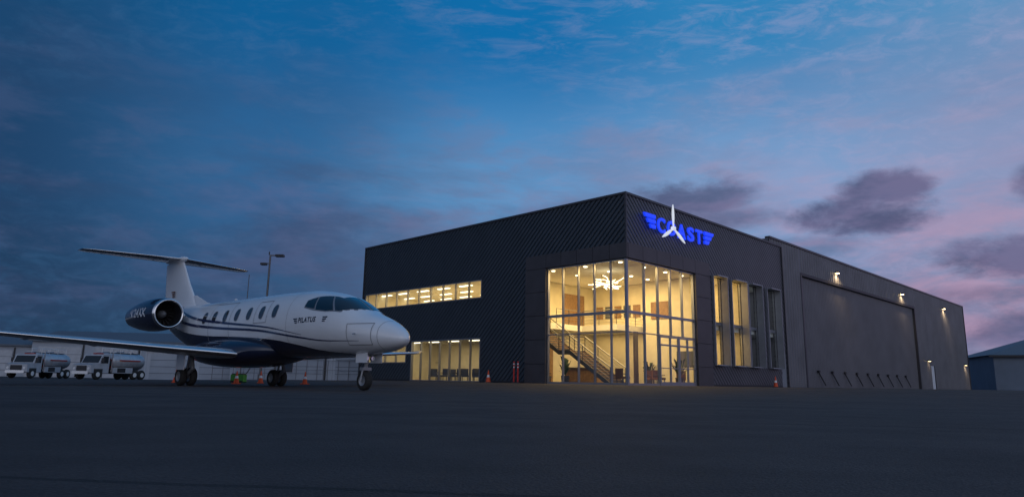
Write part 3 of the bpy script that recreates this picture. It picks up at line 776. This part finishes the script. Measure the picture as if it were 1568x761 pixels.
# ------------------------------------------------------------------ service trucks
M_twhite=mat('truck_white',(.42,.44,.48),.4,coat=.3,noise=.12,nscale=2);M_tred=mat('truck_red',(.35,.04,.03),.45);M_tglass=mat('truck_glass',(.02,.025,.03),.1)
M_tank=mat('tank_steel',(.46,.48,.52),.35,.3,noise=.15,nscale=3)
def truck(x,y,rz,sc=1):
    e=empty('fuel_truck',(x,y,gz(x,y)),rz);e.scale=(sc,sc,sc)
    o=MB()
    o.box((-3.3,-.45,.55),(3.2,.45,.75),M_dark)
    o.build('chassis',e)
    o=MB()   # cab with hood
    o.prism([(1.35,.6),(3.35,.6),(3.4,1.35),(2.5,1.5),(2.15,2.3),(1.35,2.35)],-1.05,1.05,M_twhite)
    o.prism([(2.17,2.2),(2.5,1.56),(2.53,1.56),(2.2,2.2)],-.92,.92,M_tglass)
    for sd in (1,-1):
        o.prism([(1.5,1.5),(2.35,1.5),(2.08,2.15),(1.5,2.15)],sd*1.052,sd*1.06,M_tglass)
        o.box((2.05,sd*1.052,.2),(3.05,sd*1.058,.98),M_dark)
    o.box((3.36,-.9,.5),(3.55,.9,.75),M_chrome);o.box((3.38,-.55,.8),(3.43,.55,1.25),M_dark)
    for sd in (1,-1): o.cyl((3.39,sd*.8,1.0),(3.44,sd*.8,1.0),.12,M_ref,n=12);o.box((2.2,sd*1.06,1.6),(2.35,sd*1.35,2.0),M_dark)
    o.box((1.6,-.5,2.36),(1.8,.5,2.46),M_tred)
    o.build('cab',e)
    o=MB()
    n=24;v_=[]
    for xx,k in ((-3.2,.0),(-3.2,.85),(-3.05,1),(.75,1),(.9,.85),(.9,0)):
        for i in range(n):
            a=2*math.pi*i/n;v_.append((xx,1.08*k*math.cos(a),1.72+.80*k*math.sin(a)))
    o.add(v_,[(j*n+i,j*n+(i+1)%n,(j+1)*n+(i+1)%n,(j+1)*n+i) for j in range(5) for i in range(n)],M_tank,True)
    o.box((-2.9,-.35,2.50),(.7,.35,2.56),M_dark)
    for xx in (-2.2,-.3): o.cyl((xx,0,2.56),(xx,0,2.7),.25,M_tank,n=14)
    for sd in (1,-1):
        o.cyl((-3.0,sd*.5,2.95),(.8,sd*.5,2.95),.025,M_ref,n=6)
        for xx in (-3,-1.7,-.4,.8): o.cyl((xx,sd*.5,2.4),(xx,sd*.5,2.95),.022,M_ref,n=6)
        o.box((-1.5,sd*1.0,.62),(.9,sd*1.12,1.15),M_twhite);o.box((-.6,sd*1.121,.68),(.4,sd*1.13,1.1),M_dark)
        o.box((-2.4,sd*1.1,1.75),(.2,sd*1.13,1.88),M_tred)
        # hose reel, pump cabinet and pipework behind the cab
        o.cyl((.98,sd*.55,1.5),(1.28,sd*.55,1.5),.42,M_dark,n=18);o.cyl((.94,sd*.55,1.5),(.98,sd*.55,1.5),.5,M_tred,n=18)
        o.cyl((1.0,sd*1.0,.7),(1.0,sd*1.0,2.5),.05,M_alu,n=8);o.cyl((1.0,sd*1.0,2.5),(-.4,sd*.9,2.62),.04,M_alu,n=8)
    o.box((.92,-.3,.8),(1.3,.3,2.1),M_steel)
    for zz in range(6): o.cyl((-3.3,-.22,.7+zz*.3),(-3.3,.22,.7+zz*.3),.02,M_ref,n=6)
    o.build('tank',e)
    o=MB()
    for xx in (2.55,-1.9,-2.85) :
        for sd in (1,-1):
            o.revolve([(-.14,.0),(-.14,.28),(-.14,.42),(-.08,.47),(.08,.47),(.14,.42),(.14,.28),(.14,0)],M_tyre,origin=(xx,sd*.92,.47),axis='y',n=20)
            o.cyl((xx,sd*1.065,.47),(xx,sd*1.09,.47),.22,M_ref,n=14)
    o.build('wheels',e)
truck(-31.6,55,D2R(-104),.82);truck(-37.9,56,D2R(-90),.80)
# ------------------------------------------------------------------ background buildings
M_lw=mat('light_siding',(.34,.38,.44),.7,noise=.1,nscale=.5);M_lw2=mat('pale_siding',(.42,.46,.52),.6,noise=.08,nscale=.5);M_groof=mat('grey_roof',(.12,.14,.17),.7)
def hangar_row(name,x,y,rz,L,Dp,h,rise,m,doors=4,lit=False):
    e=empty(name,(x,y,gz(x,y)-.05),rz);o=MB()
    if m is M_lw2: corr(o,-L/2,L/2,-.2,h,-Dp/2,m,.45,.05)
    else: o.box((-L/2,-Dp/2,-.2),(L/2,-Dp/2+.1,h),m)
    o.box((-L/2,Dp/2-.1,-.2),(L/2,Dp/2,h),m)
    for s in (-1,1):
        xx=s*L/2;o.add([(xx,-Dp/2,-.2),(xx,Dp/2,-.2),(xx,Dp/2,h),(xx,0,h+rise),(xx,-Dp/2,h)],[(0,1,2,3,4)],m)
    o.build('walls',e)
    o=MB();k=.3
    o.add([(-L/2-k,-Dp/2-k,h-.02),(L/2+k,-Dp/2-k,h-.02),(L/2+k,0,h+rise+.05),(-L/2-k,0,h+rise+.05)],[(0,1,2,3)],M_groof)
    o.add([(-L/2-k,Dp/2+k,h-.02),(L/2+k,Dp/2+k,h-.02),(L/2+k,0,h+rise+.05),(-L/2-k,0,h+rise+.05)],[(0,1,2,3)],M_groof)
    o.box((-L/2-k,-Dp/2-k-.04,h-.2),(L/2+k,-Dp/2-k,h+.0),M_ref if m is M_lw2 else M_groof)
    o.build('roof',e)
    o=MB()
    for i in range(doors):
        a=-L/2+L*(i+.12)/doors;c=-L/2+L*(i+.88)/doors;hh=h*.82
        o.box((a,-Dp/2-.08,0),(c,-Dp/2-.02,hh),M_lw if m is M_lw2 else M_twhite)
        for j in range(1,4): o.box((a,-Dp/2-.1,hh*j/4),(c,-Dp/2-.081,hh*j/4+.04),M_groof)
        o.box((c+.1,-Dp/2-.1,0),(c+.25,-Dp/2-.03,h*.9),M_dark)
    o.build('doors',e);return e
hangar_row('distant_hangar',-66,82,D2R(20),40,14,3.6,1.2,M_lw,7)
hangar_row('distant_hangar',-40,86,D2R(8),30,12,4.2,1.3,M_lw,5)
hangar_row('metal_shed',-18.5,68,D2R(-4),14,9,3.1,.5,M_lw2,3)
hangar_row('storage_shed',-30.5,70,D2R(6),9,8,3.0,.5,M_lw2,2)
# hipped hangar on the right
M_bsid=mat('blue_siding',(.13,.17,.23),.6,noise=.1,nscale=.5)
e=empty('neighbouring_hangar',(98,104,0),D2R(-20));o=MB();o.box((-24,-10,-.3),(24,12,5.3),M_bsid);o.build('walls',e)
o=MB();o.add([(-24.6,-10.6,5.31),(24.6,-10.6,5.31),(24.6,12.6,5.31),(-24.6,12.6,5.31),(-12,1,9.6),(12,1,9.6)],[(0,1,5,4),(1,2,5),(2,3,4,5),(3,0,4),(0,3,2,1)],M_groof);o.box((-24.7,-10.7,5.0),(24.7,-10.6,5.3),M_dark);o.build('roof',e)
# fence between the sheds
o=MB();M_post=mat('fence_post',(.2,.2,.22),.5,.5)
for i in range(30):
    x=-27+i*.95;o.cyl((x,63,-.2),(x,63,1.9),.03,M_post,n=6)
for h in (.1,1.0,1.85): o.cyl((-27,63,h),(.5,63,h),.02,M_post,n=6)
o.build('chain_link_fence')
# ------------------------------------------------------------------ camera
p=D2R(10.97);ro=D2R(0.97)
r0=Vector((1,0,0));u0=Vector((0,-math.sin(p),math.cos(p)));f=Vector((0,math.cos(p),math.sin(p)))
r=r0*math.cos(ro)+u0*math.sin(ro);u=u0*math.cos(ro)-r0*math.sin(ro)
cam=bpy.data.cameras.new('camera');cam.sensor_width=36;cam.lens=24.0;cam.clip_start=.05;cam.clip_end=6000
co=link(bpy.data.objects.new('camera',cam))
Mx=Matrix(((r.x,u.x,-f.x,0),(r.y,u.y,-f.y,0),(r.z,u.z,-f.z,.32),(0,0,0,1)))
co.matrix_world=Mx;scene.camera=co
# ------------------------------------------------------------------ world (dusk)
w=bpy.data.worlds.new('World');scene.world=w;w.use_nodes=True;nt=w.node_tree;nt.nodes.clear()
try:
    w.cycles.sampling_method='MANUAL';w.cycles.sample_map_resolution=512
except Exception: pass
out=nt.nodes.new('ShaderNodeOutputWorld');bg=nt.nodes.new('ShaderNodeBackground');nt.links.new(bg.outputs[0],out.inputs[0])
tc=nt.nodes.new('ShaderNodeTexCoord');sep=nt.nodes.new('ShaderNodeSeparateXYZ');nt.links.new(tc.outputs['Generated'],sep.inputs[0])
X,Y,Z=sep.outputs
az=MT('MULTIPLY',MT('ARCTAN2',X,Y),180/math.pi);el=MT('MULTIPLY',MT('ARCSINE',Z),180/math.pi)
def MR(x,a,b,c=0,d=1,smooth=True):
    n=nt.nodes.new('ShaderNodeMapRange');n.interpolation_type='SMOOTHSTEP' if smooth else 'LINEAR'
    nt.links.new(x,n.inputs[0])
    for i,vv_ in enumerate((a,b,c,d)): n.inputs[1+i].default_value=vv_
    return n.outputs[0]
def MIX(f_,a,b):
    n=nt.nodes.new('ShaderNodeMix');n.data_type='RGBA'
    for i,x in ((0,f_),(6,a),(7,b)):
        if isinstance(x,(int,float)): n.inputs[i].default_value=x
        elif isinstance(x,tuple): n.inputs[i].default_value=(*x,1)
        else: nt.links.new(x,n.inputs[i])
    return n.outputs[2]
def RAMP(cols):
    n=nt.nodes.new('ShaderNodeValToRGB');nt.links.new(azf,n.inputs[0]);cr=n.color_ramp;cr.interpolation='EASE'
    while len(cr.elements)<len(cols): cr.elements.new(.5)
    for e_,(pos,c) in zip(cr.elements,cols): e_.position=pos;e_.color=(*lin(c),1)
    return n.outputs[0]
azf=MR(az,-60,60,0,1,False)
A=[.17,.33,.5,.66,.83]
hi=RAMP(list(zip(A,[(22,70,112),(14,94,150),(14,108,170),(46,128,184),(88,144,190)])))
mi=RAMP(list(zip(A,[(30,66,104),(50,100,148),(94,150,200),(124,160,204),(136,150,188)])))
lo=RAMP(list(zip(A,[(33,57,84),(48,76,108),(82,104,142),(106,118,156),(122,122,154)])))
sky=MIX(MR(el,1,16),lo,mi);sky=MIX(MR(el,15,28),sky,hi)
def NOI(scale,sv,detail=5,rough=.55,off=0,dist=0,rot=None):
    mp=nt.nodes.new('ShaderNodeMapping');nt.links.new(tc.outputs['Generated'],mp.inputs[0]);mp.inputs['Scale'].default_value=sv;mp.inputs['Location'].default_value=(off,off*.7,off*.3)
    if rot: mp.inputs['Rotation'].default_value=rot
    n=nt.nodes.new('ShaderNodeTexNoise');n.inputs['Scale'].default_value=scale;n.inputs['Detail'].default_value=detail;n.inputs['Roughness'].default_value=rough;n.inputs['Distortion'].default_value=dist
    nt.links.new(mp.outputs[0],n.inputs[0]);return n.outputs['Fac']
# broad lilac cloud sheets
n1=NOI(2.2,(1,1,3.4),6,.6,3.1,.3)
sheet=MT('MULTIPLY',MR(n1,.40,.64),MR(el,29,8))
lil=MIX(MR(az,-30,35),lin((54,68,100)),lin((130,124,158)))
sky=MIX(MT('MULTIPLY',sheet,.7),sky,lil)
# mid-size mottled patches (soft altocumulus)
n6=NOI(9,(1,1,3.0),5,.6,4.4,.2,(.1,.25,0))
sky=MIX(MT('MULTIPLY',MT('MULTIPLY',MR(n6,.46,.70),MR(el,32,12)),MR(az,-40,30,.30,.6)),sky,MIX(MR(az,-25,35),lin((84,96,134)),lin((160,152,184))))
# thin high ripples
n7=NOI(13,(1,3.0,4.5),6,.68,0,.5,(0,.5,.6))
n2=NOI(3.0,(1,1,2),3,.5,8.3)
rip=MT('MULTIPLY',MT('MULTIPLY',MR(n7,.42,.72),MR(n2,.30,.58)),MR(az,-30,30,.38,.75))
sky=MIX(MT('MULTIPLY',rip,.5),sky,MIX(MR(az,-40,35),lin((62,108,152)),lin((166,164,200))))
# pink patches low right
n3=NOI(5,(1,1,3.5),6,.6,1.7,.3)
pk=MT('MULTIPLY',MT('MULTIPLY',MR(n3,.42,.62),MR(az,6,32)),MR(el,21,6))
sky=MIX(MT('MULTIPLY',pk,.75),sky,lin((180,148,176)))
# darker cumulus
n4=NOI(8,(1,1,2.0),7,.62,5.5,.25)
def blob(a0,e0,wa,we,st):
    da=MT('DIVIDE',MT('SUBTRACT',az,a0),wa);de=MT('DIVIDE',MT('SUBTRACT',el,e0),we)
    d=MT('ADD',MT('MULTIPLY',da,da),MT('MULTIPLY',de,de))
    g_=MT('ADD',MT('SUBTRACT',1.0,d),MT('MULTIPLY',MT('SUBTRACT',n4,.5),3.6))
    return MT('MULTIPLY',MR(g_,-.1,1.0),st)
tot=None
for bl in ((15.5,15.2,5.6,2.0,.8),(14,13.0,11,1.3,.6),(27.0,12.6,5.8,1.7,.9),(29.5,14.6,3.2,1.7,.9),(36.5,9.0,5.5,1.6,.85),(37,4.0,4.5,1.5,.7),(40,13.5,3.0,2.0,.75),(22,10.5,8,1.3,.45),(33,6.2,7,1.0,.45),(2,14,9,1.2,.35),(-16,13.5,11,1.8,.25)):
    b_=blob(*bl);tot=b_ if tot is None else MT('MAXIMUM',tot,b_)
ccol=MIX(MR(n6,.36,.62),lin((72,80,114)),lin((104,102,138)))
sky=MIX(tot,sky,ccol)
# sunset afterglow behind the camera and darker zenith
back=MR(Y,.15,-.75)
glow=MT('MULTIPLY',back,MR(el,65,5))
sky=MIX(glow,sky,(.36,.39,.49))
sky=MIX(MR(el,35,75),sky,(.045,.12,.26))
gs=nt.nodes.new('ShaderNodeVectorMath');gs.operation='SCALE';nt.links.new(sky,gs.inputs[0]);nt.links.new(MT('ADD',1.0,MT('MULTIPLY',glow,.4)),gs.inputs['Scale'])
# a physical twilight sky adds a little real scattering
ns=nt.nodes.new('ShaderNodeTexSky');ns.sky_type='NISHITA';ns.sun_disc=False;ns.sun_elevation=D2R(-3);ns.sun_rotation=D2R(150)
sc=nt.nodes.new('ShaderNodeVectorMath');sc.operation='SCALE';nt.links.new(ns.outputs[0],sc.inputs[0]);sc.inputs['Scale'].default_value=.02
ad=nt.nodes.new('ShaderNodeVectorMath');ad.operation='ADD';nt.links.new(gs.outputs[0],ad.inputs[0]);nt.links.new(sc.outputs[0],ad.inputs[1])
nt.links.new(ad.outputs[0],bg.inputs[0]);bg.inputs[1].default_value=1.0
# weak, very soft afterglow "sun" from behind-right
sl=bpy.data.lights.new('sun','SUN');sl.energy=.12;sl.angle=D2R(30);sl.color=(1,.86,.82)
so=link(bpy.data.objects.new('sun',sl));dv=Vector((-.35,.85,-.28));so.rotation_euler=dv.to_track_quat('-Z','Y').to_euler()
